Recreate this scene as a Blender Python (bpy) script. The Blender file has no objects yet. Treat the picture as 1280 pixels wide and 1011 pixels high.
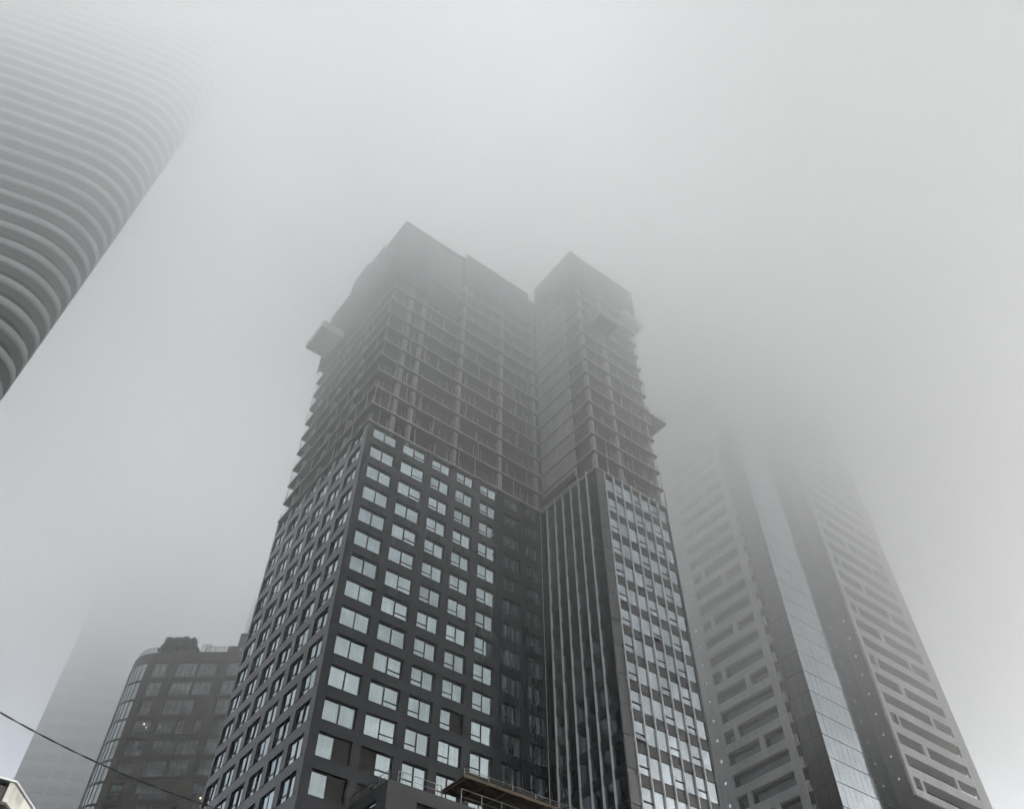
import bpy, math, random
from math import sin, cos, radians as R
random.seed(7)
S = bpy.context.scene
COL = S.collection

# ------------------------------------------------------------------ helpers
class MB:
    """collects boxes, prisms and tubes; build() links them as ONE mesh object"""
    def __init__(s): s.v = []; s.f = []
    def quad(s, a, b, c, d):
        n = len(s.v); s.v += [a, b, c, d]; s.f.append((n, n+1, n+2, n+3))
    def box(s, x0, x1, y0, y1, z0, z1):
        if x1 < x0: x0, x1 = x1, x0
        if y1 < y0: y0, y1 = y1, y0
        n = len(s.v)
        s.v += [(x0,y0,z0),(x1,y0,z0),(x1,y1,z0),(x0,y1,z0),(x0,y0,z1),(x1,y0,z1),(x1,y1,z1),(x0,y1,z1)]
        s.f += [tuple(n+i for i in q) for q in ((0,3,2,1),(4,5,6,7),(0,1,5,4),(1,2,6,5),(2,3,7,6),(3,0,4,7))]
    def prism(s, poly, z0, z1):
        n = len(s.v); k = len(poly)
        s.v += [(p[0],p[1],z0) for p in poly] + [(p[0],p[1],z1) for p in poly]
        s.f.append(tuple(n+i for i in reversed(range(k)))); s.f.append(tuple(n+k+i for i in range(k)))
        for i in range(k):
            j = (i+1) % k; s.f.append((n+i, n+j, n+k+j, n+k+i))
    def tube(s, p, q, r, sides=6, r2=None):
        r2 = r if r2 is None else r2
        d = [q[i]-p[i] for i in range(3)]; L = math.sqrt(sum(c*c for c in d)) or 1e-6
        d = [c/L for c in d]
        a = (0,0,1) if abs(d[2]) < .9 else (1,0,0)
        u = (d[1]*a[2]-d[2]*a[1], d[2]*a[0]-d[0]*a[2], d[0]*a[1]-d[1]*a[0])
        l = math.sqrt(sum(c*c for c in u)); u = [c/l for c in u]
        w = (d[1]*u[2]-d[2]*u[1], d[2]*u[0]-d[0]*u[2], d[0]*u[1]-d[1]*u[0])
        n = len(s.v)
        for P, rr in ((p, r), (q, r2)):
            for i in range(sides):
                t = 2*math.pi*i/sides
                s.v.append(tuple(P[k] + rr*(cos(t)*u[k] + sin(t)*w[k]) for k in range(3)))
        for i in range(sides):
            j = (i+1) % sides; s.f.append((n+i, n+j, n+sides+j, n+sides+i))
        s.f.append(tuple(n+i for i in reversed(range(sides)))); s.f.append(tuple(n+sides+i for i in range(sides)))
    def mesh(s, name, m):
        me = bpy.data.meshes.new(name); me.from_pydata(s.v, [], s.f); me.materials.append(m); me.update()
        return me
    def build(s, name, m, parent=None, loc=(0,0,0)):
        return link(name, s.mesh(name, m), parent, loc)

def link(name, me, parent=None, loc=(0,0,0), rot=(0,0,0)):
    o = bpy.data.objects.new(name, me); COL.objects.link(o)
    o.location = loc; o.rotation_euler = rot
    if parent is not None: o.parent = parent
    return o
def thing(name, label, cat, loc, rz=0, group=None):
    o = bpy.data.objects.new(name, None); COL.objects.link(o)
    o.location = loc; o.rotation_euler = (0,0,rz); o['label'] = label; o['category'] = cat
    if group: o['group'] = group
    return o
def tag(o, label, cat, group=None):
    o['label'] = label; o['category'] = cat
    if group: o['group'] = group
    return o
def struct(o): o['kind'] = 'structure'; return o

class Wall:
    """a wall with openings; a runs along it, d goes into it (side: 'front' x=a,y=d / 'left' x=d,y=a)"""
    def __init__(s, side, plane): s.side, s.p, s.m = side, plane, MB()
    def bx(s, a0, a1, d0, d1, z0, z1):
        if a1-a0 < 1e-4 or z1-z0 < 1e-4: return
        if s.side == 'front': s.m.box(a0, a1, s.p+d0, s.p+d1, z0, z1)
        else: s.m.box(s.p+d0, s.p+d1, a0, a1, z0, z1)
    def row(s, a0, a1, holes, z0, z1, t, inset=0.):
        c = a0
        for h0, h1 in holes:
            s.bx(c, h0, inset, t, z0, z1); c = h1
        s.bx(c, a1, inset, t, z0, z1)

# ------------------------------------------------------------------ materials
def mat(name, col, rough=.6, metal=0., spec=.5, var=.0, scale=1., streak=0., bump=0., kind='noise'):
    m = bpy.data.materials.new(name); m.use_nodes = True
    nt = m.node_tree; N = nt.nodes; L = nt.links
    b = N['Principled BSDF']
    b.inputs['Roughness'].default_value = rough; b.inputs['Metallic'].default_value = metal
    b.inputs['Specular IOR Level'].default_value = spec
    c4 = (*col, 1)
    b.inputs['Base Color'].default_value = c4
    if var or streak:
        tc = N.new('ShaderNodeTexCoord')
        n1 = N.new('ShaderNodeTexNoise'); n1.inputs['Scale'].default_value = scale; n1.inputs['Detail'].default_value = 6
        L.new(tc.outputs['Object'], n1.inputs['Vector'])
        mr = N.new('ShaderNodeMapRange'); mr.inputs[1].default_value = .3; mr.inputs[2].default_value = .7
        mr.inputs[3].default_value = 1-var; mr.inputs[4].default_value = 1+var
        L.new(n1.outputs['Fac'], mr.inputs[0])
        val = mr.outputs[0]
        if streak:
            mp = N.new('ShaderNodeMapping'); mp.inputs['Scale'].default_value = (2.2, 2.2, .09)
            L.new(tc.outputs['Object'], mp.inputs['Vector'])
            n2 = N.new('ShaderNodeTexNoise'); n2.inputs['Scale'].default_value = 1.; n2.inputs['Detail'].default_value = 5
            L.new(mp.outputs[0], n2.inputs['Vector'])
            m2 = N.new('ShaderNodeMapRange'); m2.inputs[1].default_value = .35; m2.inputs[2].default_value = .7
            m2.inputs[3].default_value = 1-streak; m2.inputs[4].default_value = 1+streak*.5
            L.new(n2.outputs['Fac'], m2.inputs[0])
            mu = N.new('ShaderNodeMath'); mu.operation = 'MULTIPLY'
            L.new(val, mu.inputs[0]); L.new(m2.outputs[0], mu.inputs[1]); val = mu.outputs[0]
        vm = N.new('ShaderNodeVectorMath'); vm.operation = 'SCALE'; vm.inputs[0].default_value = col
        L.new(val, vm.inputs['Scale']); L.new(vm.outputs[0], b.inputs['Base Color'])
        rr = N.new('ShaderNodeMapRange'); rr.inputs[3].default_value = max(.02, rough-.04); rr.inputs[4].default_value = min(1, rough+.04)
        L.new(n1.outputs['Fac'], rr.inputs[0]); L.new(rr.outputs[0], b.inputs['Roughness'])
    if bump:
        tc = N.new('ShaderNodeTexCoord'); n3 = N.new('ShaderNodeTexNoise'); n3.inputs['Scale'].default_value = 3.
        L.new(tc.outputs['Object'], n3.inputs['Vector'])
        bp = N.new('ShaderNodeBump'); bp.inputs['Strength'].default_value = bump; bp.inputs['Distance'].default_value = .05
        L.new(n3.outputs['Fac'], bp.inputs['Height']); L.new(bp.outputs[0], b.inputs['Normal'])
    return m

def glass_mat(name, col, rough=.04, curtain=0., metal=1.):
    """coated glazing: a tinted mirror whose tint differs a little pane by pane, with faint hanging blinds"""
    m = bpy.data.materials.new(name); m.use_nodes = True
    nt = m.node_tree; N = nt.nodes; L = nt.links; b = N['Principled BSDF']
    b.inputs['Metallic'].default_value = metal; b.inputs['Roughness'].default_value = rough
    oi = N.new('ShaderNodeObjectInfo'); tc = N.new('ShaderNodeTexCoord')
    mr = N.new('ShaderNodeMapRange'); mr.inputs[3].default_value = .78; mr.inputs[4].default_value = 1.12
    L.new(oi.outputs['Random'], mr.inputs[0]); val = mr.outputs[0]
    n1 = N.new('ShaderNodeTexNoise'); n1.inputs['Scale'].default_value = .55; n1.inputs['Detail'].default_value = 3
    add = N.new('ShaderNodeVectorMath'); add.operation = 'ADD'
    L.new(tc.outputs['Object'], add.inputs[0]); L.new(oi.outputs['Location'], add.inputs[1])
    L.new(add.outputs[0], n1.inputs['Vector'])
    m1 = N.new('ShaderNodeMapRange'); m1.inputs[1].default_value = .3; m1.inputs[2].default_value = .7
    m1.inputs[3].default_value = .9; m1.inputs[4].default_value = 1.08
    L.new(n1.outputs['Fac'], m1.inputs[0])
    mu = N.new('ShaderNodeMath'); mu.operation = 'MULTIPLY'; L.new(val, mu.inputs[0]); L.new(m1.outputs[0], mu.inputs[1]); val = mu.outputs[0]
    if curtain:
        mp = N.new('ShaderNodeMapping'); mp.inputs['Scale'].default_value = (7, 7, .15); L.new(add.outputs[0], mp.inputs['Vector'])
        n2 = N.new('ShaderNodeTexNoise'); n2.inputs['Scale'].default_value = 1.; n2.inputs['Detail'].default_value = 2
        L.new(mp.outputs[0], n2.inputs['Vector'])
        m2 = N.new('ShaderNodeMapRange'); m2.inputs[1].default_value = .35; m2.inputs[2].default_value = .65
        m2.inputs[3].default_value = 1-curtain; m2.inputs[4].default_value = 1+curtain*.6
        L.new(n2.outputs['Fac'], m2.inputs[0])
        m3 = N.new('ShaderNodeMath'); m3.operation = 'MULTIPLY'; L.new(val, m3.inputs[0]); L.new(m2.outputs[0], m3.inputs[1]); val = m3.outputs[0]
    vm = N.new('ShaderNodeVectorMath'); vm.operation = 'SCALE'; vm.inputs[0].default_value = col
    L.new(val, vm.inputs['Scale']); L.new(vm.outputs[0], b.inputs['Base Color'])
    return m

M = dict(
    clad=mat('dark_panel', (.015,.018,.024), .21, spec=.45, var=.06, scale=.35, streak=.16),
    frame=mat('window_frame_paint', (.012,.012,.013), .5, spec=.3),
    blank=mat('blank_panel', (.022,.023,.027), .5, var=.1, scale=.8, streak=.1),
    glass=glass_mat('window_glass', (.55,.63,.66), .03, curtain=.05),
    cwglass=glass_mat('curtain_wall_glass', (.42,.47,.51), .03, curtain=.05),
    shadedglass=glass_mat('shaded_curtain_wall_glass', (.13,.14,.155), .06),  # same glass as the front; corner shade and dark reflections put into its tint
    spand=mat('spandrel_metal', (.05,.052,.056), .38, metal=.4, var=.12, scale=.7),
    pier=mat('corner_panel_metal', (.085,.088,.095), .4, metal=.3, var=.12, scale=.4, streak=.12),
    alu=mat('aluminium_fin', (.68,.69,.7), .45, metal=.15, var=.08, scale=.6),
    conc=mat('concrete', (.33,.328,.32), .85, var=.22, scale=.6, streak=.22),
    slab=mat('shaded_slab_concrete', (.15,.147,.14), .9, var=.2, scale=.7),  # slab darkened in colour to imitate shade under the open floors
    edge=mat('lit_edge_concrete', (.44,.44,.435), .85, var=.2, scale=.9),  # paler copy of the slab concrete, imitating daylight on its rim
    core=mat('shaded_core_concrete', (.07,.069,.065), .9, var=.25, scale=.4),  # concrete darkened in colour to imitate the unlit inside of the floors
    steel=mat('galvanised_steel', (.42,.42,.415), .5, metal=.5, var=.15, scale=2),
    screen=mat('screen_mesh', (.11,.11,.108), .85, var=.22, scale=.5, streak=.15),
    tarp=mat('pale_tarp', (.2,.2,.2), .8, var=.18, scale=.6),
    net=mat('pale_net', (.7,.7,.69), .8, var=.2, scale=.8),
    ply=mat('plywood', (.10,.075,.045), .75, var=.3, scale=1.4, streak=.2),
    podium=mat('podium_panel', (.032,.034,.038), .55, var=.2, scale=.8, streak=.2, bump=.1),
    black=mat('dark_opening', (.006,.006,.007), .8),
    white_slab=mat('balcony_white', (.34,.35,.355), .7, var=.06, scale=.3, streak=.08),
    ltglass=glass_mat('left_tower_glass', (.11,.12,.125), .08),
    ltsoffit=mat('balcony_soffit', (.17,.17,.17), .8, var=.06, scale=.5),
    rside=mat('dark_metal_cladding', (.05,.052,.055), .45, var=.1, scale=.3),
    rframe=mat('white_precast', (.37,.38,.39), .7, var=.1, scale=.3, streak=.14),
    rglass=glass_mat('right_tower_glass', (.42,.46,.50), .06),
    rshaded=glass_mat('right_tower_shaded_glass', (.075,.082,.09), .12),  # darker copy of the prism glass; dark reflection and balcony shade tinted in
    rsoff=mat('dark_soffit', (.06,.062,.065), .7, var=.1),
    brick=mat('brown_brick', (.14,.126,.11), .85, var=.25, scale=.7, streak=.2),
    brickband=mat('brick_sill_band', (.15,.135,.12), .8, var=.2, scale=.7),
    bglass=glass_mat('old_window_glass', (.47,.5,.49), .06, curtain=.3),
    bframe=mat('old_window_frame', (.22,.22,.21), .6, var=.1),
    railglass=None,
    bark=mat('bark', (.06,.045,.03), .9),
    far=mat('haze_paled_facade', (.36,.365,.37), .8, var=.1, scale=.1),  # wall paled, haze put into its colour
    farglass=mat('haze_paled_glass', (.27,.275,.28), .5),  # paled towards the wall tone, imitating contrast lost in haze
    asphalt=mat('asphalt', (.05,.05,.052), .85, var=.25, scale=.8),
    pave=mat('pavement_concrete', (.28,.275,.265), .85, var=.15, scale=.8),
    ground=mat('ground_gravel', (.12,.12,.11), .95, var=.2, scale=.2),
    paint=mat('road_paint', (.7,.7,.68), .7, var=.15, scale=3),
    dullrail=mat('dull_grey_rail', (.2,.2,.2), .6, var=.2, scale=2),
    woodwhite=mat('white_painted_wood', (.72,.71,.66), .7, var=.3, scale=5, streak=.3),
    woodgrey=mat('weathered_grey_wood', (.12,.115,.105), .8, var=.3, scale=4, streak=.25),
    moulding=mat('pale_moulding', (.36,.36,.34), .7, var=.15, scale=4),
    siding=mat('dark_siding', (.04,.037,.033), .8, var=.2, scale=3),
    rubber=mat('cable_rubber', (.008,.008,.008), .6),
)
def clear_glass():
    m = bpy.data.materials.new('clear_rail_glass'); m.use_nodes = True
    N = m.node_tree.nodes; L = m.node_tree.links; b = N['Principled BSDF']
    b.inputs['Base Color'].default_value = (.5,.53,.53,1); b.inputs['Roughness'].default_value = .1
    t = N.new('ShaderNodeBsdfTransparent'); t.inputs[0].default_value = (.9,.93,.92,1)
    x = N.new('ShaderNodeMixShader'); x.inputs[0].default_value = .3
    L.new(t.outputs[0], x.inputs[1]); L.new(b.outputs[0], x.inputs[2]); L.new(x.outputs[0], N['Material Output'].inputs['Surface'])
    return m
M['railglass'] = clear_glass()
# leaves: light and dark clumps
def leaf_mat():
    m = bpy.data.materials.new('hedge_leaves'); m.use_nodes = True
    N = m.node_tree.nodes; L = m.node_tree.links; b = N['Principled BSDF']; b.inputs['Roughness'].default_value = .6
    tc = N.new('ShaderNodeTexCoord'); n = N.new('ShaderNodeTexNoise'); n.inputs['Scale'].default_value = 1.3
    L.new(tc.outputs['Object'], n.inputs['Vector'])
    cr = N.new('ShaderNodeValToRGB'); cr.color_ramp.elements[0].position = .3; cr.color_ramp.elements[1].position = .7
    cr.color_ramp.elements[0].color = (.025,.035,.02,1); cr.color_ramp.elements[1].color = (.07,.085,.045,1)
    L.new(n.outputs['Fac'], cr.inputs[0]); L.new(cr.outputs[0], b.inputs['Base Color'])
    return m
M['leaf'] = leaf_mat()
def lamp_mat():
    m = bpy.data.materials.new('lit_lamp'); m.use_nodes = True
    b = m.node_tree.nodes['Principled BSDF']
    b.inputs['Emission Color'].default_value = (1,.86,.6,1); b.inputs['Emission Strength'].default_value = .7
    return m
M['lamp'] = lamp_mat()
def coldlamp_mat():
    m = bpy.data.materials.new('lit_soffit_lamp'); m.use_nodes = True
    b = m.node_tree.nodes['Principled BSDF']
    b.inputs['Emission Color'].default_value = (.95,.97,1,1); b.inputs['Emission Strength'].default_value = .05
    return m
M['coldlamp'] = coldlamp_mat()

# ------------------------------------------------------------------ camera (1.6 m above the street, tilted up)
FPX = 1065. / 1280.
PITCH = math.atan2(1065, 909)
cam = bpy.data.cameras.new('camera'); co = bpy.data.objects.new('camera', cam); COL.objects.link(co)
co.location = (0, 0, 1.6); co.rotation_euler = (math.pi/2 + PITCH, 0, 0)
cam.sensor_fit = 'HORIZONTAL'; cam.sensor_width = 36; cam.lens = 36*FPX; cam.clip_end = 5000
S.camera = co
def proj(p):
    x, y, z = p[0], p[1], p[2]-1.6
    d = y*cos(PITCH) + z*sin(PITCH)
    if d < .1: return None
    return (640 + 1065*x/d, 505.5 - 1065*(-y*sin(PITCH) + z*cos(PITCH))/d)

AZ = R(52.3)                      # the street grid both big towers stand on
ROT = math.pi/2 - AZ
def plan(az, d): return (d*sin(R(az)), d*cos(R(az)), 0)
KX, KY, _ = plan(-14.2, 63.2)
ca, sa = cos(ROT), sin(ROT)
def towerW(p): return (KX + p[0]*ca - p[1]*sa, KY + p[0]*sa + p[1]*ca, p[2])
FL = 2.95

# ================================================================== ground
g = MB(); g.quad((-1500,-1500,0),(1500,-1500,0),(1500,1500,0),(-1500,1500,0)); struct(g.build('ground', M['ground']))
# the road runs past the camera along the tower's front
rd = link('road', None); COL.objects.unlink(rd); bpy.data.objects.remove(rd)
r = MB(); r.quad((-300,-3.5,.004),(300,-3.5,.004),(300,8,.004),(-300,8,.004)); o = struct(r.build('road', M['asphalt'])); o.rotation_euler.z = ROT
p = MB(); p.box(-300,300,8.01,30,-.1,.13); o = struct(p.build('pavement', M['pave'])); o.rotation_euler.z = ROT
p = MB(); p.box(-300,300,-7.5,-3.51,-.1,.13); o = struct(p.build('pavement', M['pave'])); o.rotation_euler.z = ROT
p = MB()
for i in range(-24, 25): p.quad((i*6,2.2,.008),(i*6+3,2.2,.008),(i*6+3,2.34,.008),(i*6,2.34,.008))
o = struct(p.build('road_marking', M['paint'])); o.rotation_euler.z = ROT

# ================================================================== the tower under construction
tw = thing('apartment_tower', 'dark grey gridded high-rise under construction with bare concrete floors on top', 'tower', (KX, KY, 0), ROT)
WX, WY, WE, DEP, LDEP = 24.2, -9.6, 35.45, 20.85, 20.85
TOP = 70.7
COLS = [(.82,3.80),(4.62,7.58),(8.45,10.92),(11.75,14.15),(15.05,17.45),(18.4,20.8),(21.6,23.6)]
LCOLS = [(.91+3.39*k, .91+3.39*k+2.52) for k in range(6)]
NROW = 24
def rowz(i): return TOP - FL*i - 1.95, TOP - FL*i
HT = .35
fw = Wall('front', 0.)
for i in range(NROW):
    zb, zt = rowz(i)
    fw.row(0, WX, COLS, zb, zt, HT)
    fw.bx(0, WX, .03, HT, zb-1.0+.0, zb)
fw.m.build('cladding', M['clad'], tw)
lw = Wall('left', 0.)
for i in range(NROW):
    zb, zt = rowz(i)
    if i == 0:                       # unfinished top row: piers of different heights
        c = HT
        for h0, h1 in LCOLS + [(LDEP, LDEP)]:
            lw.bx(c, h0, 0, HT, zb, zt - random.choice((0, 0, .15, .35))); c = h1
    else:
        lw.row(HT, LDEP, LCOLS, zb, zt, HT)
    lw.bx(HT, LDEP, .03, HT, zb-1.0, zb)
lw.m.build('cladding', M['clad'], tw)
# cap flashing over the top windows
for h0, h1 in COLS[:6]:
    f = MB(); f.box(h0-.05, h1+.05, -.04, HT-.02, TOP+.003, TOP+.07); f.build('flashing', M['alu'], tw)

# --- windows: frame mesh with a pane mesh under it; the mesh is drawn in its own (a, depth, z) corner
def window_mesh(w, h, side, vent, blank=None):
    """vent: which light has a low vent (0 near a0, 1 far, None); blank: which light is a closed panel"""
    fr, gl, bl = MB(), MB(), MB()
    def B(mb, a0, a1, d0, d1, z0, z1):
        if side == 'front': mb.box(a0, a1, d0, d1, z0, z1)
        else: mb.box(d0, d1, a0, a1, z0, z1)
    t, d0, d1 = .065, -.02, .07
    B(fr, 0, t, d0, d1, 0, h); B(fr, w-t, w, d0, d1, 0, h)
    B(fr, t, w-t, d0, d1, 0, t); B(fr, t, w-t, d0, d1, h-t, h)
    c = w/2; B(fr, c-.05, c+.05, d0-.01, d1, t, h-t)
    lights = [(t, c-.05), (c+.05, w-t)]
    for k, (a0, a1) in enumerate(lights):
        if blank == k:
            B(fr, a0, a1, .0, d1, t, h-t); continue
        tilt = random.uniform(-.022, .022); tilt2 = random.uniform(-.016, .016)
        def P(z0, z1, dd):
            q = []
            for a, z_ in ((a0, z0), (a1, z0), (a1, z1), (a0, z1)):
                d = dd + tilt*(a-a0) + tilt2*(z_-z0)
                q.append((a, d, z_) if side == 'front' else (d, a, z_))
            if side != 'front': q.reverse()
            gl.quad(*q)
        if vent == k:
            B(fr, a0, a1, d0, d1, h*.27, h*.27+.1)
            P(h*.27+.1, h-t, .03); P(t, h*.27, .015)
        else: P(t, h-t, .03)
    return fr, gl
cand = []
for i in range(NROW):
    zb, zt = rowz(i)
    for k, (a0, a1) in enumerate(COLS): cand.append(('front', i, k, a0, a1, zb, zt))
    for k, (a0, a1) in enumerate(LCOLS): cand.append(('left', i, k, a0, a1, zb, zt))
def area(c):
    s, i, k, a0, a1, zb, zt = c
    q = [proj(towerW((a, .33, z) if s == 'front' else (.33, a, z))) for a, z in ((a0,zb),(a1,zb),(a1,zt),(a0,zt))]
    if any(p is None for p in q): return 0
    mx = sum(p[0] for p in q)/4; my = sum(p[1] for p in q)/4
    A = abs(sum(q[j][0]*q[(j+1)%4][1]-q[(j+1)%4][0]*q[j][1] for j in range(4)))/2
    if not (0 < mx < 1280 and 0 < my < 1015): A *= 1e-3
    if s == 'front' and k == 6: A *= .3
    return A
cand.sort(key=area, reverse=True)
rest_f, rest_g = MB(), MB()
cache = {}
def add_into(dst, src, off):
    n = len(dst.v); dst.v += [(v[0]+off[0], v[1]+off[1], v[2]+off[2]) for v in src.v]; dst.f += [tuple(i+n for i in f) for f in src.f]
BL = {(12,0):1, (13,0):1, (12,1):0, (10,3):1, (14,0):1, (13,1):0}
for n, (s, i, k, a0, a1, zb, zt) in enumerate(cand):
    w, h = a1-a0, zt-zb
    vent = (None, 1, 0, 0, 0, 0, 0)[k] if s == 'front' else 1
    if s == 'front' and k == 1 and i % 5 == 3: vent = None
    blank = BL.get((i, k)) if s == 'front' else None
    loc = (a0, .24, zb) if s == 'front' else (.17, a0, zb)
    if n < 100:
        key = (s, round(w,2), vent, blank, (i*3+k) % 5)
        if key not in cache:
            fr, gl = window_mesh(w, h, s, vent, blank)
            cache[key] = (fr.mesh('window', M['frame']), gl.mesh('pane', M['glass']))
        wi = link('window', cache[key][0], tw, loc); link('pane', cache[key][1], wi)
    else:
        fr, gl = window_mesh(w, h, s, vent, blank); add_into(rest_f, fr, loc); add_into(rest_g, gl, loc)
wr = rest_f.build('window', M['frame'], tw); wr['kind'] = 'stuff'
gr = rest_g.build('pane', M['glass'], wr); gr['kind'] = 'stuff'
# closing wall behind the glazing so that no daylight leaks through
b = MB(); b.box(.42, WX-.01, .42, LDEP-.05, 0, TOP-2.2); b.build('inner_wall', M['frame'], tw)

# --- the wing with its glazed curtain wall
MULL = [WX+a for a in (1.25,2.65,4.03,5.42,6.82,8.22,9.65)]
WEND = WX+10.95
body = MB(); body.box(WX+.12, WE-.1, WY+.12, DEP, 0, TOP-.1); body.build('wing_wall', M['spand'], tw)
cp = MB()
for i in range(NROW):
    z1 = TOP - FL*i
    cp.box(WX, WX+1.2, WY-.02, WY+.115, z1-FL+.5, z1); cp.box(WX+.04, WX+1.2, WY+.03, WY+.115, z1-FL+.47, z1-FL+.5)
    cp.box(WX+.04, WX+1.2, WY+.04, WY+.115, z1-FL, z1-FL+.47)
cp.build('corner_panel', M['pier'], tw)
ep = MB(); ep.box(WEND, WE, WY-.06, WY+.11, 0, TOP+.1); ep.build('end_panel', M['spand'], tw)
bays = [(MULL[j]+.05, (MULL[j+1] if j < 6 else WEND+.05)-.05) for j in range(7)]
npan = 0
rest_p = MB()
for i in range(NROW):
    zt = 69.95 - FL*i; zb = zt - 1.85
    sp = MB(); vb = MB()
    for j, (a0, a1) in enumerate(bays):
        sp.box(a0, a1, WY+.02, WY+.118, zb-.55, zb-.06); sp.box(a0, a1, WY-.01, WY+.118, zb-1.04, zb-.55-.012)
        div = (j in (0,3,5)) if i else (j in (1,3,5))
        g = MB(); t1 = random.uniform(-.01,.01); t2 = random.uniform(-.008,.008)
        def P(z0, z1, d=0):
            g.quad((a0, WY+.03+d, z0), (a1, WY+.03+d+t1, z0), (a1, WY+.03+d+t1+t2, z1), (a0, WY+.03+d+t2, z1))
        vb.box(a0, a1, WY-.015, WY+.06, zb-.06, zb); vb.box(a0, a1, WY-.015, WY+.06, zt, zt+.05)
        if div:
            P(zb+.72, zt)
            vb.box(a0, a1, WY-.03, WY+.05, zb+.6, zb+.72)
            if (i, j) in ((10,0), (6,3)):      # a vent tipped open
                g.quad((a0, WY-.2, zb+.04), (a1, WY-.2, zb+.04), (a1, WY+.0, zb+.6), (a0, WY+.0, zb+.6))
            else: P(zb, zb+.6, -.012)
        else: P(zb, zt)
        if i < 14: g.build('glass_pane', M['cwglass'], tw)
        else: add_into(rest_p, g, (0,0,0))
    sp.build('spandrel', M['spand'], tw); vb.build('glazing_bar', M['frame'], tw)
o = rest_p.build('glass_pane', M['cwglass'], tw); o['kind'] = 'stuff'
for j, a in enumerate(MULL):
    top = TOP + random.choice((.15, .3, .1))
    m_ = MB(); z = top
    while z > .2:
        z0 = max(0, z-FL); m_.box(a-.035, a+.035, WY-.16, WY+.1, z0+.03, z); m_.box(a-.028, a+.028, WY-.13, WY+.1, z0, z0+.03); z = z0
    m_.box(a+.036, a+.065, WY-.08, WY+.1, 0, TOP)
    m_.build('mullion', M['alu'], tw)
# wing side: glass tinted dark for corner shade, with tall aluminium fins
SM = [-.9,-2.35,-3.75,-5.2,-6.6,-8.0]
edges = [-.05]+SM+[-9.5]
for i in range(NROW):
    z1 = TOP-.1-FL*i; sg = MB(); sb = MB()
    for j in range(7):
        y1, y0 = edges[j]-.03, edges[j+1]+.03
        t1 = random.uniform(-.015,.015); t2 = random.uniform(-.01,.01)
        sg.quad((WX+.07,y1,z1-1.95),(WX+.07+t1,y0,z1-1.95),(WX+.07+t1+t2,y0,z1-.06),(WX+.07+t2,y1,z1-.06))
        sb.box(WX+.03, WX+.118, y0, y1, z1-2.89, z1-2.0)
        sb.box(WX+.05, WX+.118, y0, y1, z1-.055, z1)
    sg.build('side_glazing', M['shadedglass'], tw); sb.build('spandrel', M['clad'], tw)
for j, a in enumerate(SM):
    m_ = MB(); z = TOP + (.5, .55, .35, .5, .6, .65)[j]
    while z > .2:
        z0 = max(0, z-FL); m_.box(WX-.17, WX+.1, a-.024, a+.024, z0+.04, z); m_.box(WX-.12, WX+.1, a-.018, a+.018, z0, z0+.04); z = z0
    m_.build('mullion', M['alu'], tw)
dp = MB(); dp.tube((23.75,-.12,0),(23.75,-.12,TOP+.2),.035); dp.build('downpipe', M['steel'], tw)

# --- bare concrete floors
Lpoly = [(-.12,-.12),(WX-.15,-.12),(WX-.15,WY-.12),(WE,WY-.12),(WE,DEP),(-.12,DEP)]
NFL = 16
for n in range(NFL):
    z = 70.85 + FL*n
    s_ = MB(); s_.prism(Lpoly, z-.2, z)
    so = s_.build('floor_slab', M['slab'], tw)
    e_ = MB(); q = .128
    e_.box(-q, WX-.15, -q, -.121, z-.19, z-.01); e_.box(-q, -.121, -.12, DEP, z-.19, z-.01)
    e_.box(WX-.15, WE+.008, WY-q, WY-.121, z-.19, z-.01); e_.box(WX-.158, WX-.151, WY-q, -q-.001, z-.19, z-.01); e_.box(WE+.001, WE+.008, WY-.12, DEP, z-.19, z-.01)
    e_.build('lit_edge_strip', M['edge'], so)  # thin pale strip added over the slab rim as painted daylight
    if n > 13: continue
    gr_ = MB()
    def run(x0, y0, x1, y1, step=1.9, full=.42):
        L_ = math.hypot(x1-x0, y1-y0); k = max(1, int(L_/step))
        for i in range(k+1):
            if random.random() < .12: continue
            t = min(1, max(0, (i + random.uniform(-.12,.12))/k)); x = x0+(x1-x0)*t; y = y0+(y1-y0)*t
            gr_.tube((x,y,z),(x,y,z+1.15),.03,5)
            if random.random() < full:
                x += random.uniform(-.4,.4)*(x1 != x0); y += random.uniform(-.4,.4)*(y1 != y0)
                gr_.tube((x,y,z+.003),(x,y,z+FL-.203),.045,6)
        for h in (.55, 1.1):
            gr_.tube((x0,y0,z+h),(x1,y1,z+h),.018,4)
    run(.02,.02,WX-.2,.02); run(.02,DEP-.1,.02,.02); run(WX,WY+.02,WE-.1,WY+.02); run(WE-.08,WY,WE-.08,DEP-.1)
    gr_.build('guard_rail', M['steel'], so)
    # shoring posts, formwork beams and stacked boards left on the floor
    cl = MB()
    for q in range(12):
        x = random.uniform(.8, 23); y = random.uniform(.25, 1.3)
        cl.tube((x,y,z+.002),(x,y,z+FL-.202),.04,5)
    for q in range(14):
        y = random.uniform(.9, 19); x = random.uniform(.25, 1.3); cl.tube((x,y,z+.002),(x,y,z+FL-.202),.04,5)
    for q in range(7):
        x = random.uniform(WX+.6, WE-.6); y = random.uniform(WY+.25, WY+1.2); cl.tube((x,y,z+.002),(x,y,z+FL-.202),.04,5)
    for q in range(3):
        x = random.uniform(5, 20); y = random.uniform(.3, 1.2)
        cl.box(x, x+random.uniform(1.5,3), y, y+.25, z+.004+q*.001, z+.3+q*.1)
    cl.build('shoring_post', M['steel'], so)
ZT = 70.85 + FL*(NFL-1)
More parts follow.
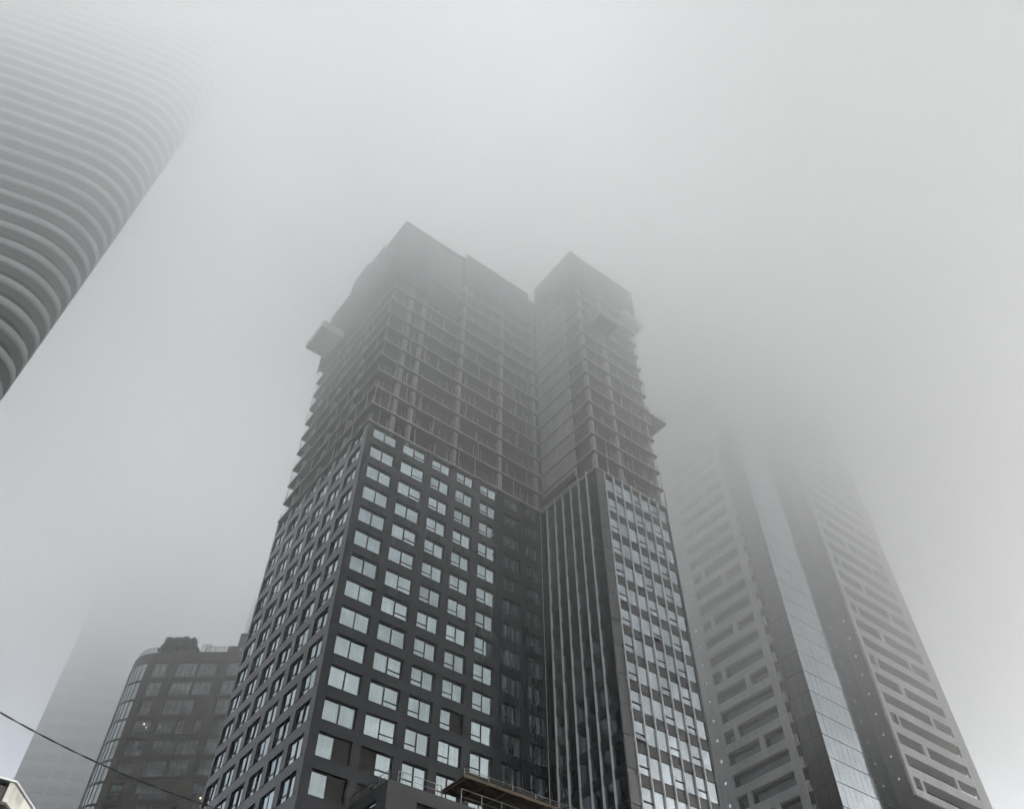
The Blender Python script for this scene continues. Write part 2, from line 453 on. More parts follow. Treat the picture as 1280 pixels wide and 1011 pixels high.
for x, y in ((2.95,.5),(5.1,.5),(11.35,.5),(17.95,.5),(23.6,.6),(.5,6.5),(.5,12.5),(.5,18.5)):
    c = MB(); c.box(x-.26, x+.26, y-.3, y+.3, TOP-.3, ZT-.21) if x != 5.1 else c.tube((x,y,TOP-.3),(x,y,ZT-.21),.33,14)
    c.build('column', M['conc'], tw)
for x, y in ((WX+4.6, WY+.5),(WX+.55, WY+.5),(WE-.6, WY+.5),(WE-.6, WY+9)):
    c = MB(); c.box(x-.2, x+.2, y-.3, y+.3, TOP-.05, ZT-.21); c.build('column', M['conc'], tw)
# core, and cross walls added to keep the open floors dark inside
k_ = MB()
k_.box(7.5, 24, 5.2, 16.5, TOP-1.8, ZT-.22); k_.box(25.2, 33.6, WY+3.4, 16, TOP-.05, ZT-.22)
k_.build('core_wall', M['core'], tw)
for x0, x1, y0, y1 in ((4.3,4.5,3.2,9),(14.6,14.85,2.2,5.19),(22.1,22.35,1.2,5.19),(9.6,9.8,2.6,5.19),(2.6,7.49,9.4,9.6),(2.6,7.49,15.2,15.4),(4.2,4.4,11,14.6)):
    c = MB(); c.box(x0, x1, y0, y1, TOP-.02, ZT-.22); c.build('darkening_wall', M['core'], tw)
# side shear wall of the wing, poured storey by storey with a dark joint at each slab
for n in range(0, 16):
    z = 70.85 + FL*n
    c = MB(); c.box(WX-.02+random.uniform(-.02,.02), WX+.28, -6.3+random.uniform(-.05,.05), -.14, z+.02, z+FL-.24)
    c.build('shear_wall', M['conc'], tw)
c = MB(); c.box(WX+.45, WX+.75, WY+.5, -6.45, TOP-.05, ZT-.22); c.build('darkening_wall', M['core'], tw)  # another dark wall added inside, behind the wing's open recess
# trailing edge of formwork under the shear wall
c = MB(); c.box(WX-.55, WX-.16, -6.6, -.2, 71.3, 71.42); c.box(WX-.5, WX-.45, -6.6, -.2, 71.43, 72.2)
c.build('catch_deck', M['ply'], tw)
# perimeter screens round the storeys being poured
def screen(x0, x1, y0, y1, z0, z1, m='screen'):
    s_ = MB(); s_.box(x0, x1, y0, y1, z0, z1)
    horiz = abs(x1-x0) > abs(y1-y0)
    L_ = abs(x1-x0) if horiz else abs(y1-y0)
    for i in range(int(L_/1.5)+1):
        q = i*1.5
        if horiz: s_.box(x0+q, min(x1, x0+q+.08), y0-.06, y0-.002, z0-.3, z1+random.choice((.0,.15,.4)))
        else: s_.box(x0-.06, x0-.002, y0+q, min(y1, y0+q+.08), z0-.3, z1+random.choice((.0,.15,.4)))
    return s_.build('perimeter_screen', M[m], tw)
screen(-.45, 4.6, -.47, -.4, 100.4, 113.4); screen(4.65, 9.9, -.47, -.4, 103.3, 113.3, 'tarp'); screen(4.65, 9.9, -.39, -.33, 98, 103.2)
screen(-.47, -.4, -.32, 5.2, 99.8, 113.6); screen(-.47, -.4, 5.25, 10.2, 99.8, 115.0); screen(-.47, -.4, 10.25, 15, 99.2, 116.6); screen(-.47, -.4, 15.05, 20.8, 99.2, 113.6)
screen(10.6, 16.6, -.3, -.22, 109.2, 116.4); screen(16.7, 22.6, -.3, -.22, 108, 116.4)
screen(WX-.6, WX+5.4, WY-.5, WY-.43, 109.5, 117.0); screen(WX+5.5, WX+11.7, WY-.5, WY-.43, 111, 117.2)
screen(WX-.62, WX-.55, WY-.4, -5.2, 108.5, 118.3); screen(WX-.45, WX-.38, -5.1, -.5, 112, 118.6)
screen(WX+11.65, WX+11.72, WY-.4, -1, 111, 117.2)
# reinforcing bars and posts standing above the top floor
rb = MB()
for q in range(70):
    x = random.uniform(0.2, 35); y = random.uniform(.2, 3) if x < 24 else random.uniform(WY+.2, WY+2)
    rb.tube((x,y,ZT),(x+random.uniform(-.1,.1),y,ZT+random.uniform(.6,1.9)),.03,4)
rb.build('reinforcing_bar', M['steel'], tw)
tp = MB(); tp.box(11.6, 23.2, .4, 5, ZT+.001, ZT+1.4); tp.box(13, 18, .2, 2, ZT+1.401, ZT+2.3); tp.build('formwork', M['ply'], tw)

# --- loading platforms hung on the floors (things of their own)
def platform(name, label, x0, x1, y0, y1, z, along, m='rsoff', net=False):
    p0 = towerW(((x0+x1)/2, (y0+y1)/2, z))
    t = thing(name, label, 'platform', p0, ROT, 'loading platforms on the open floors')
    hx, hy = (x1-x0)/2, (y1-y0)/2
    d = MB(); d.box(-hx, hx, -hy, hy, 0, .14)
    for i in range(6):
        if along == 'x': d.box(-hx, hx, -hy+i*2*hy/6, -hy+i*2*hy/6+.14, -.22, -.002)
        else: d.box(-hx+i*2*hx/6, -hx+i*2*hx/6+.14, -hy, hy, -.22, -.002)
    d.build('deck', M[m], t)
    r_ = MB()
    cs = [(-hx+.05,-hy+.05),(hx-.05,-hy+.05),(hx-.05,hy-.05),(-hx+.05,hy-.05)]
    for a in range(4):
        A_, B_ = cs[a], cs[(a+1)%4]
        for q in range(4):
            x = A_[0]+(B_[0]-A_[0])*q/4; y = A_[1]+(B_[1]-A_[1])*q/4
            r_.tube((x,y,.14),(x,y,1.3),.03,5)
        for h in (.7, 1.28): r_.tube((*A_,h),(*B_,h),.025,5)
    r_.build('guard_rail', M['steel'], t)
    if net:
        n_ = MB()
        n_.box(-hx+.0, hx, -hy-.03, -hy-.005, -.2, 1.25); n_.box(-hx-.03, -hx-.005, -hy, hy, -.2, 1.25)
        n_.build('net', M['net'], t)
    return t
platform('loading_platform', 'dark loading platform jutting from the right side of the wing, lowest of the platforms', 34.0, 38.4, -9.9, -6.6, 87.6, 'x')
platform('loading_platform', 'pale netted platform jutting from the left edge of the tower', -3.9, -.6, 13.1, 18.1, 99.9, 'x', 'net', True)
platform('loading_platform', 'pale netted platform near the top right corner of the wing', 33.2, 37.4, -10.3, -7.2, 109.0, 'x', 'net', True)
platform('loading_platform', 'dark blurred platform on the front of the wing below its top screens', 25.6, 29.0, -12.3, -9.85, 99.6, 'y')

# ================================================================== podium in front of the tower
pd = thing('podium_block', 'low dark panelled podium with rooftop railings at the foot of the tower', 'podium', (KX, KY, 0), ROT)
PX, PY, PZ = 3.82, -6.26, 30.
w_ = Wall('front', PY)
w_.bx(PX, 23.9, 0, .3, PZ-.95, PZ); w_.row(PX, 23.9, [(6.3,9.6),(10.6,13.9),(14.9,18.2),(19.2,22.5)], PZ-3.4, PZ-.95, .3)
w_.bx(PX, 23.9, 0, .3, 0, PZ-3.4)
w_.m.build('front_wall', M['podium'], pd)
w_ = Wall('left', PX)
w_.bx(PY+.3, -.05, 0, .3, PZ-.95, PZ); w_.row(PY+.3, -.05, [(-4.8,-2.4)], PZ-3.4, PZ-.95, .3); w_.bx(PY+.3, -.05, 0, .3, 0, PZ-3.4)
w_.m.build('side_wall', M['podium'], pd)
c = MB(); c.box(PX+.31, 23.88, PY+.31, -.05, 0, PZ-1.0); c.build('roof', M['black'], pd)
rl = MB()
def rail(mb, x0, y0, x1, y1, z, n, h=1.0):
    for i in range(n+1):
        x = x0+(x1-x0)*i/n; y = y0+(y1-y0)*i/n; mb.box(x-.025,x+.025,y-.025,y+.025,z,z+h)
    mb.tube((x0,y0,z+h),(x1,y1,z+h),.03,5); mb.tube((x0,y0,z+h*.5),(x1,y1,z+h*.5),.018,5)
rail(rl, PX+.15, PY+.15, PX+.15, -.3, PZ, 4, .75)
rl.build('railing', M['rsoff'], pd)
rl = MB(); rail(rl, PX+.9, PY+.2, PX+4.6, PY+.2, PZ, 1, .9)
for q in (1.25, 4.25): rl.box(PX+q-.02, PX+q+.02, PY+.18, PY+.22, PZ, PZ+.9)
rl.build('railing', M['dullrail'], pd)
rl = MB(); rail(rl, PX+6.2, PY-.05, 23, PY-.05, PZ-.05, 7, 1.1); rl.build('railing', M['dullrail'], pd)
# timber canopy above the podium terrace
cn = thing('timber_canopy', 'brown plywood protection deck with metal edge rail above the podium terrace', 'canopy', towerW((16.5, -4.2, 0))[:2] + (32.0,), ROT)
d = MB()
for q in range(9): d.box(-6.4, 7.3, -2.2+q*.36, -2.2+q*.36+.34, 0, .05)
d.build('deck', M['ply'], cn)
d = MB()
for q in range(8): d.box(-6.2+q*1.9, -6.1+q*1.9, -2.2, 1.0, -.16, -.003)
d.box(-6.45, 7.35, -2.3, -2.21, -.1, .16)
d.build('joist', M['ply'], cn)
d = MB(); rail(d, -6.4, -2.25, 7.3, -2.25, .161, 6, .4); d.build('edge_rail', M['dullrail'], cn)
d = MB()
for q in (-6.2, -2, 2.5, 6.9): d.tube((q,.9,-3.0),(q,.9,-.162),.06,6)
d.build('prop', M['steel'], cn)

# ================================================================== tall tower, top left: rounded white balcony bands
lt = thing('balcony_tower', 'tall rounded tower with white balcony bands vanishing into fog, top left', 'tower', (-62, 60, 0))
base = [(-96,33.5),(-80,38.6),(-70,42.3),(-62.9,45.3),(-59.0,47.0),(-56.2,48.3),(-54.2,49.6),(-52.8,51.1),(-51.9,53.0),(-51.8,55.2),(-53.0,57.2),(-56.2,60.2),(-62,65.2),(-70,72),(-92,74)]
def smooth(pts, it=2):
    for _ in range(it):
        q = []
        for i in range(len(pts)):
            a, b_ = pts[i], pts[(i+1) % len(pts)]
            q += [(a[0]*.75+b_[0]*.25, a[1]*.75+b_[1]*.25), (a[0]*.25+b_[0]*.75, a[1]*.25+b_[1]*.75)]
        pts = q
    return pts
def loc_poly(pts, c): return [(x-c[0], y-c[1]) for x, y in pts]
outer = smooth(base, 2)
def offset(pts, d):
    n = len(pts); out = []
    for i in range(n):
        a, b_ = pts[i-1], pts[(i+1) % n]
        tx, ty = b_[0]-a[0], b_[1]-a[1]; l = math.hypot(tx, ty) or 1
        out.append((pts[i][0] - ty/l*d, pts[i][1] + tx/l*d))     # inward for a counter-clockwise outline
    return out
inner = offset(outer, 1.3)
rimin = offset(outer, .12)
O_, I_, RI = (loc_poly(q, (-62, 60)) for q in (outer, inner, rimin))
core_ = MB(); core_.prism(I_, 0, 232); core_.build('glass_wall', M['ltglass'], lt)
NB = 78
ringmesh = None
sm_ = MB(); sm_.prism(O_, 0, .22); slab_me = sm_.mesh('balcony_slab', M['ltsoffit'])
rg = MB(); n = len(O_)
for i in range(n):
    j = (i+1) % n
    rg.quad((*O_[i],-.06),(*O_[j],-.06),(*O_[j],0.98),(*O_[i],0.98))
    rg.quad((*RI[j],.221),(*RI[i],.221),(*RI[i],0.98),(*RI[j],0.98))
    rg.quad((*O_[i],0.98),(*O_[j],0.98),(*RI[j],0.98),(*RI[i],0.98))
    rg.quad((*O_[j],-.06),(*O_[i],-.06),(*RI[i],-.06),(*RI[j],-.06))
ring_me = rg.mesh('parapet', M['white_slab'])
for k in range(3, NB):
    s_ = link('balcony', slab_me, lt, (0,0,2.95*k)); link('parapet', ring_me, s_)

# ================================================================== tower on the right: precast grids and a glass prism
RPX, RPY, _ = plan(21.1, 106)
rt = thing('glass_prism_tower', 'pale tower with staggered precast grids either side of a glass prism, far right', 'tower', (RPX, RPY, 0), ROT)
RTOP = 147.5
# floors k: top of opening z = 52.85 + 2.95 k on the right grid
def RZ(k): return 52.85 + FL*k
fr = Wall('left', -.8)
slb = []
k0 = -17; kN = 32
for k in range(k0, kN):
    zt = RZ(k) - .75 + FL; zb = zt - 1.75                     # 55.05, 58.0, ...
    ph = (k) % 3
    holes = {0: [(4.75,14.15)], 1: [(4.8,7.95),(8.75,14.2)], 2: [(4.8,11.75),(12.4,14.15)]}[ph]
    fr.row(3.7, 15.15, holes, zb, zt, .3); fr.bx(3.7, 15.15, 0, .3, zb-1.2, zb)
    fr.row(15.15, 17.6, [(15.25,15.8)], zb+1.0, zt-.2, .3); fr.bx(15.15, 17.6, 0, .3, zt-.2, zt); fr.bx(15.15, 17.6, 0, .3, zb-1.2, zb+1.0)
fr.m.build('precast_grid', M['rframe'], rt)
bl = MB()
for k in range(k0, kN):
    z = RZ(k) - .75 + FL - 1.75 - .85
    bl.box(-.49, .0, 3.35, 15.1, z-.2, z); bl.box(-.49, -.3, 3.3, 3.69, z+.001, z+1.0)
bl.build('balcony_slab', M['rframe'], rt)
def panels(mb, side, plane, a0, a1, z0, z1, step, gap=.04, tilt=.006, seed=0):
    rr = random.Random(seed); z = z0
    while z < z1:
        n_ = max(1, round((a1-a0)/step)); w = (a1-a0)/n_
        for i in range(n_):
            A0, A1 = a0+i*w+gap*.4, a0+(i+1)*w-gap*.4
            t1, t2 = rr.uniform(-tilt,tilt), rr.uniform(-tilt,tilt)
            q = [(A0,0,z+gap),(A1,t1,z+gap),(A1,t1+t2,z+FL-gap),(A0,t2,z+FL-gap)]
            if side == 'front': mb.quad(*[(a,plane+d,zz) for a,d,zz in q])
            else: mb.quad(*[(plane+d,a,zz) for a,d,zz in reversed(q)])
        z += FL
bk = MB(); bk.box(.06, 28.0, .06, 14.9, 0, RTOP); bk.build('inner_wall', M['frame'], rt)
g = MB(); panels(g, 'left', 0., .0, 14.9, 2.05, RTOP, 1.3, .05, .012, 1); g.build('shaded_glazing', M['rshaded'], rt)
g = MB(); panels(g, 'front', 0., .0, 12.5, 2.05, RTOP, 1.15, .045, .012, 2); g.build('glass_prism', M['rglass'], rt)
for i in range(int(RTOP/FL)):
    jt = MB(); jt.box(0, 12.5, -.025, .05, 2.05+i*FL-.04, 2.05+i*FL+.04); jt.build('glazing_bar', M['rsoff'], rt)
# the right volume, hung 2.6 m in front of the prism and ending above the street
RB = 50.25
rf = Wall('front', -2.6)
for k in range(0, kN):
    zt = RZ(k); zb = zt - 1.62; ph = k % 3
    holes = {0: [(13.5,14.92),(15.5,29.4)], 1: [(13.45,24.4),(25.05,29.4)], 2: [(13.35,19.0),(20.0,29.4)]}[ph]
    rf.row(12.6, 32.0, holes, zb, zt, .3); rf.bx(12.6, 32.0, 0, .3, zb-1.33 if k else RB, zb)
rf.m.build('precast_grid', M['rframe'], rt)
bl = MB()
for k in range(0, kN):
    z = RZ(k) - 1.62 - .9
    if z < RB: z = RB + .2
    bl.box(12.75, 31.9, -2.29, -.9, z-.2, z)
bl.build('balcony_slab', M['rframe'], rt)
g = MB(); panels(g, 'front', -.92, 12.75, 28.6, RB+.2, RTOP, 1.5, .06, .012, 3); g.build('shaded_glazing', M['rshaded'], rt)
c = MB(); c.box(12.78, 28.55, -.88, .05, RB+.01, RTOP); c.build('inner_wall', M['frame'], rt)
sw = Wall('left', 12.6)
sd = MB(); panels(sd, 'left', 12.58, -2.28, -.0, RB, RTOP, 1.15, .03, .006, 4); sd.build('side_cladding', M['rside'], rt)
sf = MB(); sf.box(12.62, 31.98, -2.58, .0, RB-.25, RB-.004); sf.build('soffit', M['rsoff'], rt)
for k in range(0, 9):
    c = MB(); c.tube((12.47,-1.2,RZ(k)-.3),(12.5,-1.2,RZ(k)-.08),.13,8); c.build('wall_lamp', M['coldlamp'], rt)

# ================================================================== brick building with rounded glazed corner, left
BX, BY = -52., 108.5
bb = thing('brick_building', 'brown brick block with rounded glazed corner and roof garden, left of the tower', 'building', (BX, BY, 0), R(-2))
RZT = 72.8
def brow(i): return 68.8-2.9*i, 70.95-2.9*i
def bholes(i):
    h = [(.4,2.3),(3.7,6.7),(7.0,9.6),(11.0,12.8),(14.2,16.6)]
    if i % 4 == 2: h = [(.4,2.0),(3.7,7.9),(11.0,12.9),(14.2,16.6)]
    elif i % 4 == 3: h = [(.4,2.9),(3.7,6.0),(6.4,7.4),(8.9,9.8),(11.2,13.0),(14.2,16.6)]
    elif i % 4 == 0 and i: h = [(.4,2.9),(3.9,7.0),(7.3,10.2),(11.1,12.9),(14.2,16.6)]
    return h
bw = Wall('front', 0.)
NBR = 22
for i in range(NBR):
    zb, zt = brow(i)
    bw.row(0, 17.5, bholes(i), zb, zt, .25); bw.bx(0, 17.5, 0, .25, zb-.75, zb)
bw.bx(0, 17.5, 0, .25, 70.95, RZT)
bw.m.build('wall', M['brick'], bb)
sd = MB()
for i in range(NBR):
    zb, zt = brow(i)
    sd.box(0, 17.5, -.08, -.003, zb-.16, zb-.02)
sd.build('sill_band', M['brickband'], bb)
k = 0
for i in range(NBR):
    zb, zt = brow(i)
    for (a0, a1) in bholes(i):
        w, h = a1-a0, zt-zb; n_ = max(1, round(w/.8)); fr_, gl_ = MB(), MB()
        fr_.box(0,w,0,.08,0,.07); fr_.box(0,w,0,.08,h-.07,h); fr_.box(0,w,-.01,.07,h*.36,h*.36+.07)
        for q in range(n_+1):
            x = min(w-.06, max(0, w*q/n_-.03)); fr_.box(x,x+.06,-.004,.081,.071,h-.071)
        t1 = random.uniform(-.02,.02)
        gl_.quad((.02,.05,.02),(w-.02,.05+t1,.02),(w-.02,.05+t1,h-.02),(.02,.05,h-.02))
        if k < 100 and i < 13:
            o = fr_.build('window', M['bframe'], bb, (a0,.14,zb)); gl_.build('pane', M['bglass'], o); k += 1
        else:
            if k == 100 or i >= 13: pass
            o = None
            cache.setdefault('bf', MB()); cache.setdefault('bg', MB())
            add_into(cache['bf'], fr_, (a0,.14,zb)); add_into(cache['bg'], gl_, (a0,.14,zb))
if 'bf' in cache:
    o = cache['bf'].build('window', M['bframe'], bb); o['kind'] = 'stuff'
    q = cache['bg'].build('pane', M['bglass'], o); q['kind'] = 'stuff'
c = MB(); c.box(.05, 17.45, .27, 18, 0, RZT-.6); c.build('inner_wall', M['frame'], bb)
# rounded corner bay
arc = [(-4.6+4.6*cos(t), 4.6-4.6*sin(t)) for t in [R(90-a) for a in range(0, 136, 9)]]
arc = [(-4.6*sin(R(a)), 4.6-4.6*cos(R(a))) for a in range(0, 136, 9)]
by = MB(); gb = MB(); mb_ = MB()
for i in range(NBR):
    zb, zt = brow(i)
    for j in range(len(arc)-1):
        (x0,y0),(x1,y1) = arc[j], arc[j+1]
        glazed = j >= 1
        z0 = zb-.5 if glazed else zb-.75
        if glazed:
            gb.quad((x0,y0,zb-.35),(x0,y0,zt+.05),(x1,y1,zt+.05),(x1,y1,zb-.35))
            by.quad((x0,y0,zb-.75),(x0,y0,zb-.35),(x1,y1,zb-.35),(x1,y1,zb-.75))
        else:
            by.quad((x0,y0,zb-.75),(x0,y0,zt),(x1,y1,zt),(x1,y1,zb-.75))
        if glazed: mb_.tube((x0*1.005,y0-.01,zb-.75),(x0*1.005,y0-.01,zt+.15),.05,4); mb_.tube((x0,y0,zb+.55),(x1,y1,zb+.55),.035,4)
for j in range(len(arc)-1):
    (x0,y0),(x1,y1) = arc[j], arc[j+1]
    by.quad((x0,y0,71.0),(x0,y0,RZT),(x1,y1,RZT),(x1,y1,71.0))
by.build('curved_wall', M['brick'], bb); gb.build('curved_glazing', M['bglass'], bb); mb_.build('glazing_bar', M['rsoff'], bb)
rf_ = MB(); rf_.prism([(0,.02)]+[(x*.985,y+.03) for x,y in arc]+[(-1,18),(0,18)], RZT-.7, RZT-.5); rf_.build('roof', M['brickband'], bb)
# roof rails, planter edge and penthouse
gl_ = MB(); po = MB()
pts = [(x*.93, y+.25) for x, y in arc[:9]]
pts = [(1.6,.35)] + pts
for j in range(len(pts)-1):
    (x0,y0),(x1,y1) = pts[j], pts[j+1]
    gl_.quad((x0,y0,RZT),(x0,y0,RZT+1.05),(x1,y1,RZT+1.05),(x1,y1,RZT)); po.tube((x0,y0,RZT-.4),(x0,y0,RZT+1.1),.035,5); po.tube((x0,y0,RZT+1.08),(x1,y1,RZT+1.08),.03,5)
for x0, x1, h in ((7.0,9.9,1.1),(5.8,7.2,2.3)):
    y0 = .4 if h < 2 else 1.6
    gl_.quad((x0,y0,RZT),(x1,y0,RZT),(x1,y0,RZT+h),(x0,y0,RZT+h)); po.tube((x0,y0,RZT+h),(x1,y0,RZT+h),.035,5)
    for x in (x0,(x0+x1)/2,x1): po.tube((x,y0,RZT-.4),(x,y0,RZT+h),.035,5)
gl_.build('glass_railing', M['railglass'], bb); po.build('roof_rail', M['rsoff'], bb)
pl = MB(); pl.box(.4, 5.7, .28, 1.2, RZT-.45, RZT+.75); pl.build('planter', M['brick'], bb)
ph_ = MB(); ph_.box(10.0, 17.4, .9, 7, RZT-.5, RZT+1.5); ph_.box(11.1, 17.4, 1.6, 7, RZT+1.501, RZT+4.2); ph_.build('penthouse', M['brick'], bb)
pg = MB(); pg.box(11.8, 14.6, .84, .897, RZT+.2, RZT+1.2); pg.build('penthouse_window', M['bglass'], bb)
for x, z in ((2.0, 61.4),(12.6,51.2)):
    c = MB(); c.tube((x,-.25,z),(x,-.25,z+.2),.1 if x > 5 else .06,8); c.tube((x,-.1,z+.2),(x,-.26,z+.2),.03,5); c.build('balcony_lamp', M['lamp'], bb)
# roof garden hedge
hd = thing('roof_hedge', 'ragged dark hedge on the roof edge of the brick building', 'hedge', (BX+3.0, BY+.6, RZT+.3))
lf = MB(); rr = random.Random(3)
clumps = [(rr.uniform(-2.6,2.6), rr.uniform(-.5,.8), rr.uniform(.5,1.)) for q in range(120)]
def htop(x): return 2.75 + .22*sin(x*2.1+.6) + .2*sin(x*4.7) + .12*sin(x*9+2) - 1.15*max(0, abs(x)-1.75)**1.1*1.6
for cx_, cy_, ch_ in clumps:
    z0 = max(.25, ch_*htop(cx_) - .3)
    if rr.random() < .5: z0 = rr.uniform(.1, max(.3, htop(cx_)-.3))
    R_ = rr.uniform(.35,.6)
    for q in range(150):
        a = rr.uniform(0,6.28); e = math.asin(rr.uniform(-1,1)); r_ = R_*rr.random()**.4
        x = cx_ + r_*cos(e)*cos(a); y = cy_ + r_*cos(e)*sin(a); z = z0 + r_*sin(e)*.9
        if z < 0 or z > htop(x)+.12: continue
        s_ = rr.uniform(.05,.11); t = rr.uniform(-1.2,1.2); a = rr.uniform(0,6.28)
        dx, dy = cos(a)*s_, sin(a)*s_
        ex, ey, ez = -sin(a)*sin(t)*s_*.6, cos(a)*sin(t)*s_*.6, cos(t)*s_*.6
        lf.quad((x-dx-ex,y-dy-ey,z-ez),(x+dx-ex,y+dy-ey,z-ez),(x+dx+ex,y+dy+ey,z+ez),(x-dx+ex,y-dy+ey,z+ez))
lf.build('foliage', M['leaf'], hd)
st = MB()
for q in range(9):
    x = -2.3+q*.58; st.tube((x,.1,-.1),(x+rr.uniform(-.3,.3),.1,2.6),.05,5,.02)
    st.tube((x,.1,1.2),(x+rr.uniform(-.5,.5),rr.uniform(-.3,.5),3.1),.03,4,.01)
st.build('stem', M['bark'], hd)

# ================================================================== far towers, almost lost in the fog, haze also put into their colours
def far_tower(label, az, d, w, dep, h, rz, step=3.1):
    x, y, _ = plan(az, d)
    t = thing('distant_tower', label, 'tower', (x, y, 0), rz, None)
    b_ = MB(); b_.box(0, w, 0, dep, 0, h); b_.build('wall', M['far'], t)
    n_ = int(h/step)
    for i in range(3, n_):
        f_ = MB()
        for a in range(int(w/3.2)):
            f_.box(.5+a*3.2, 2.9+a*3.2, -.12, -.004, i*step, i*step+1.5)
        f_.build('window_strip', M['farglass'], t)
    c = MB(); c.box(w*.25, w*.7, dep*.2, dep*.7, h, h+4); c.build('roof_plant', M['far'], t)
    return t
far_tower('faint grey tower lost in fog behind the brick building', -30.75, 188, 22, 22, 190, R(10))
far_tower('pale slab tower whose edge shows behind the gridded tower', -20.25, 158, 30, 18, 112.5, R(-18))

# ================================================================== corner of an old shop roof, bottom left
ax, ay = plan(-30.58, 11.)[:2]
sh = thing('shop_roof_corner', 'old timber cornice with dark eaves and white weathered edge, bottom left corner', 'building', (ax, ay, 0), 0)
A4 = R(-4); SW = R(233)
n4 = (sin(A4), cos(A4)); sw_ = (sin(SW), cos(SW))
def pt2(a, b_): return (n4[0]*a + sw_[0]*b_, n4[1]*a + sw_[1]*b_)
zc = 1.6 + .4124*11. - .25
def slabp(in0, z0, z1, name, m, out=0.):
    c = MB(); c.prism([pt2(in0*.55, in0), pt2(in0*.55, 9), pt2(14, 9), pt2(14, in0)], z0, z1)
    return c.build(name, M[m], sh)
slabp(.55, 0, zc-.3, 'wall', 'siding')
slabp(.27, zc-.3+.002, zc-.16, 'eave', 'siding')
slabp(.23, zc-.158, zc-.002, 'moulding', 'moulding')
slabp(.0, zc, zc+.03, 'soffit', 'woodgrey')
# white weathered boards along the outer fascia, one by one
c = MB()
for q in range(12):
    a0, a1 = q*1.15, q*1.15+1.14
    jit = random.uniform(-.012, .012)
    c.prism([pt2(a0, .0+jit), pt2(a1, .0+jit), pt2(a1, .05), pt2(a0, .05)], zc+.032, zc+.24+random.uniform(-.01,.01))
c.build('side_board', M['woodwhite'], sh)
slabp(.06, zc+.033, zc+.2, 'roof_edge', 'woodgrey')
slabp(-.02, zc+.252, zc+.275, 'roof_flashing', 'alu')

# ================================================================== overhead cable (two strands twisted together)
def P3(az, tn, d): x, y, _ = plan(az, d); return (x, y, 1.6 + tn*d)
a_ = P3(-33.04, .4775, 16.); b_ = P3(-19.25, .4255, 17.4)
dv = [b_[i]-a_[i] for i in range(3)]
def cable(t):
    sag = .11*((t-.5)**2*4 - 1)
    return [a_[i]+dv[i]*t for i in range(2)] + [a_[2]+dv[2]*t + sag]
cb = MB(); T0, T1, NS = -1.6, 7.2, 420
for strand in (0, math.pi):
    prev = None
    for i in range(NS+1):
        t = T0+(T1-T0)*i/NS; c_ = cable(t if t < 1.6 else t)
        if t < -.2 or t > 1.2:
            tt = max(-.2, min(1.2, t)); e = cable(tt); f_ = cable(tt+.01 if t > 0 else tt-.01); s_ = (t-tt)/.01*(1 if t > 0 else -1)
            sl = (f_[2]-e[2])*.1
            c_ = [a_[0]+dv[0]*t, a_[1]+dv[1]*t, e[2] + sl*s_ + .0*(t-tt)**2]
        ph = t*34 + strand
        w = (c_[0] + .008*cos(ph), c_[1] - .008*cos(ph)*.4, c_[2] + .008*sin(ph))
        if prev: cb.tube(prev, w, .0075, 5)
        prev = w
tag(cb.build('overhead_cable', M['rubber']), 'thin black twisted cable crossing the lower left corner', 'cable')

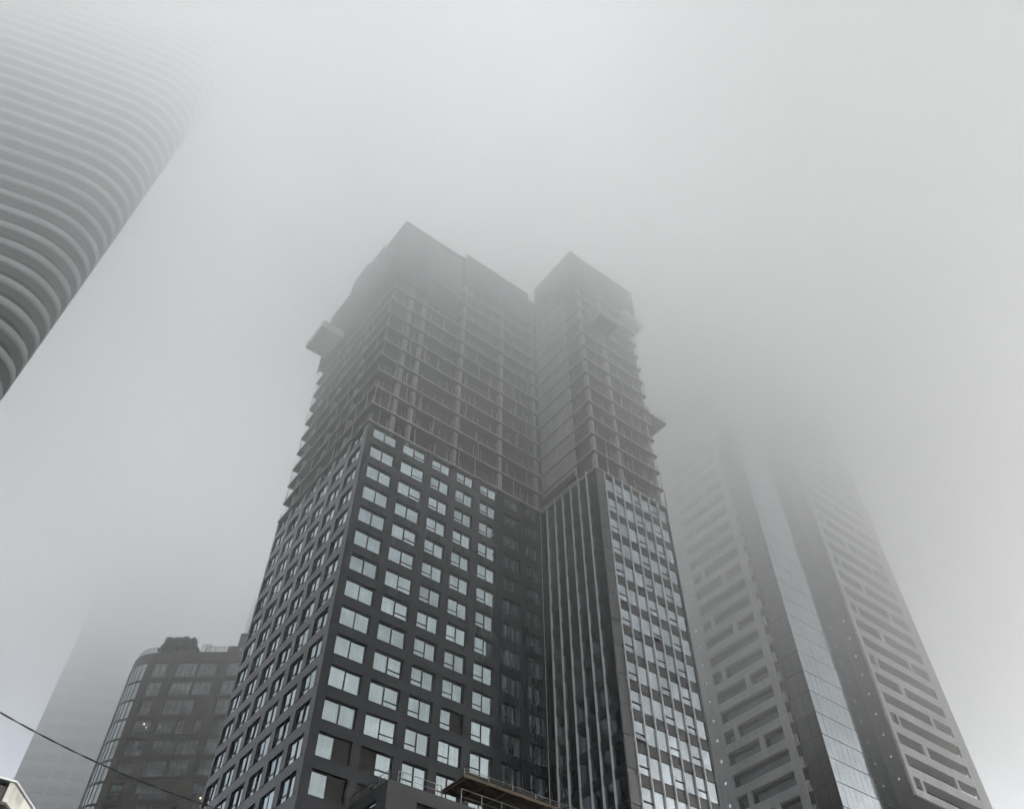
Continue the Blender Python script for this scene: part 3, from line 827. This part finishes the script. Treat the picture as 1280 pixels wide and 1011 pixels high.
# ================================================================== air: thin haze everywhere, a cloud sitting on the tower tops
def volume_box(name, x0, x1, y0, y1, z0, z1, build):
    b_ = MB(); b_.box(x0, x1, y0, y1, z0, z1)
    m = bpy.data.materials.new(name); m.use_nodes = True
    N = m.node_tree.nodes; L = m.node_tree.links
    N.remove(N['Principled BSDF']); out = N['Material Output']
    pv = N.new('ShaderNodeVolumePrincipled'); L.new(pv.outputs[0], out.inputs['Volume'])
    build(m, N, L, pv)
    o = b_.build(name, m); o['kind'] = 'stuff'; return o
def haze(m, N, L, pv):
    pv.inputs['Color'].default_value = (.93,.945,.95,1); pv.inputs['Density'].default_value = .00022
    pv.inputs['Anisotropy'].default_value = .2
HX = 330
volume_box('haze', -HX, HX, -HX+60, HX+60, -1, 240, haze)
def cloud(m, N, L, pv):
    pv.inputs['Color'].default_value = (.994,.999,1,1); pv.inputs['Anisotropy'].default_value = .3
    tc = N.new('ShaderNodeNewGeometry')
    sx = N.new('ShaderNodeSeparateXYZ'); L.new(tc.outputs['Position'], sx.inputs[0])
    n = N.new('ShaderNodeTexNoise'); n.inputs['Scale'].default_value = .022; n.inputs['Detail'].default_value = 1
    L.new(tc.outputs['Position'], n.inputs['Vector'])
    ma = N.new('ShaderNodeMath'); ma.operation = 'MULTIPLY_ADD'; ma.inputs[1].default_value = 26; ma.inputs[2].default_value = -13
    L.new(n.outputs['Fac'], ma.inputs[0])
    ad = N.new('ShaderNodeMath'); L.new(sx.outputs['Z'], ad.inputs[0]); L.new(ma.outputs[0], ad.inputs[1])
    fc = N.new('ShaderNodeFloatCurve')
    mr = N.new('ShaderNodeMapRange'); mr.inputs[1].default_value = 30; mr.inputs[2].default_value = 130
    L.new(ad.outputs[0], mr.inputs[0])
    cr = N.new('ShaderNodeValToRGB'); e = cr.color_ramp.elements
    def v(x): return (x, x, x, 1)
    e[0].position = 0.; e[0].color = v(0)
    e[1].position = 1.; e[1].color = v(.082)
    for pos, val in ((.12,.0014),(.25,.0066),(.38,.0148),(.5,.022),(.62,.04),(.78,.058)):
        q = e.new(pos); q.color = v(val)
    L.new(mr.outputs[0], cr.inputs[0]); # the cloud is thicker towards the right
    mx = N.new('ShaderNodeMapRange'); mx.inputs[1].default_value = -60; mx.inputs[2].default_value = 60
    mx.inputs[3].default_value = .66; mx.inputs[4].default_value = 1.08; L.new(sx.outputs['X'], mx.inputs[0])
    md = N.new('ShaderNodeMath'); md.operation = 'MULTIPLY'; L.new(cr.outputs[0], md.inputs[0]); L.new(mx.outputs[0], md.inputs[1])
    L.new(md.outputs[0], pv.inputs['Density'])
    N.remove(fc)
volume_box('low_cloud', -164, 172, -145, 193, 31, 159, cloud)

# ================================================================== daylight: overcast sky and a weak, very soft sun
w = bpy.data.worlds.new('World'); S.world = w; w.use_nodes = True
N = w.node_tree.nodes; L = w.node_tree.links; bg = N['Background']
sky = N.new('ShaderNodeTexSky'); sky.sky_type = 'NISHITA'; sky.sun_disc = False
SEL, SAZ = R(40), R(108)
sky.sun_elevation = SEL; sky.sun_rotation = SAZ; sky.air_density = 1.0; sky.dust_density = 6.0; sky.ozone_density = 1.0
hs = N.new('ShaderNodeHueSaturation'); hs.inputs['Saturation'].default_value = .42
L.new(sky.outputs[0], hs.inputs['Color']); L.new(hs.outputs[0], bg.inputs['Color']); bg.inputs['Strength'].default_value = .15
sl = bpy.data.lights.new('sun', 'SUN'); sl.energy = 0.6; sl.angle = R(40); sl.color = (1,1,1)
so = bpy.data.objects.new('sun', sl); COL.objects.link(so)
so.rotation_euler = (math.pi/2 - SEL, 0, -SAZ + math.pi); so.location = (0,0,300)

S.view_settings.view_transform = 'Standard'; S.view_settings.look = 'None'; S.view_settings.gamma = 1; S.view_settings.exposure = 1.64
S.cycles.volume_bounces = 14; S.cycles.max_bounces = 16; S.cycles.diffuse_bounces = 3; S.cycles.glossy_bounces = 4
S.cycles.transparent_max_bounces = 16
S.cycles.volume_step_rate = .3; S.cycles.volume_max_steps = 128
S.cycles.use_adaptive_sampling = True; S.cycles.adaptive_threshold = .03
S.cycles.use_denoising = True
try: S.cycles.denoiser = 'OPENIMAGEDENOISE'
except Exception: pass
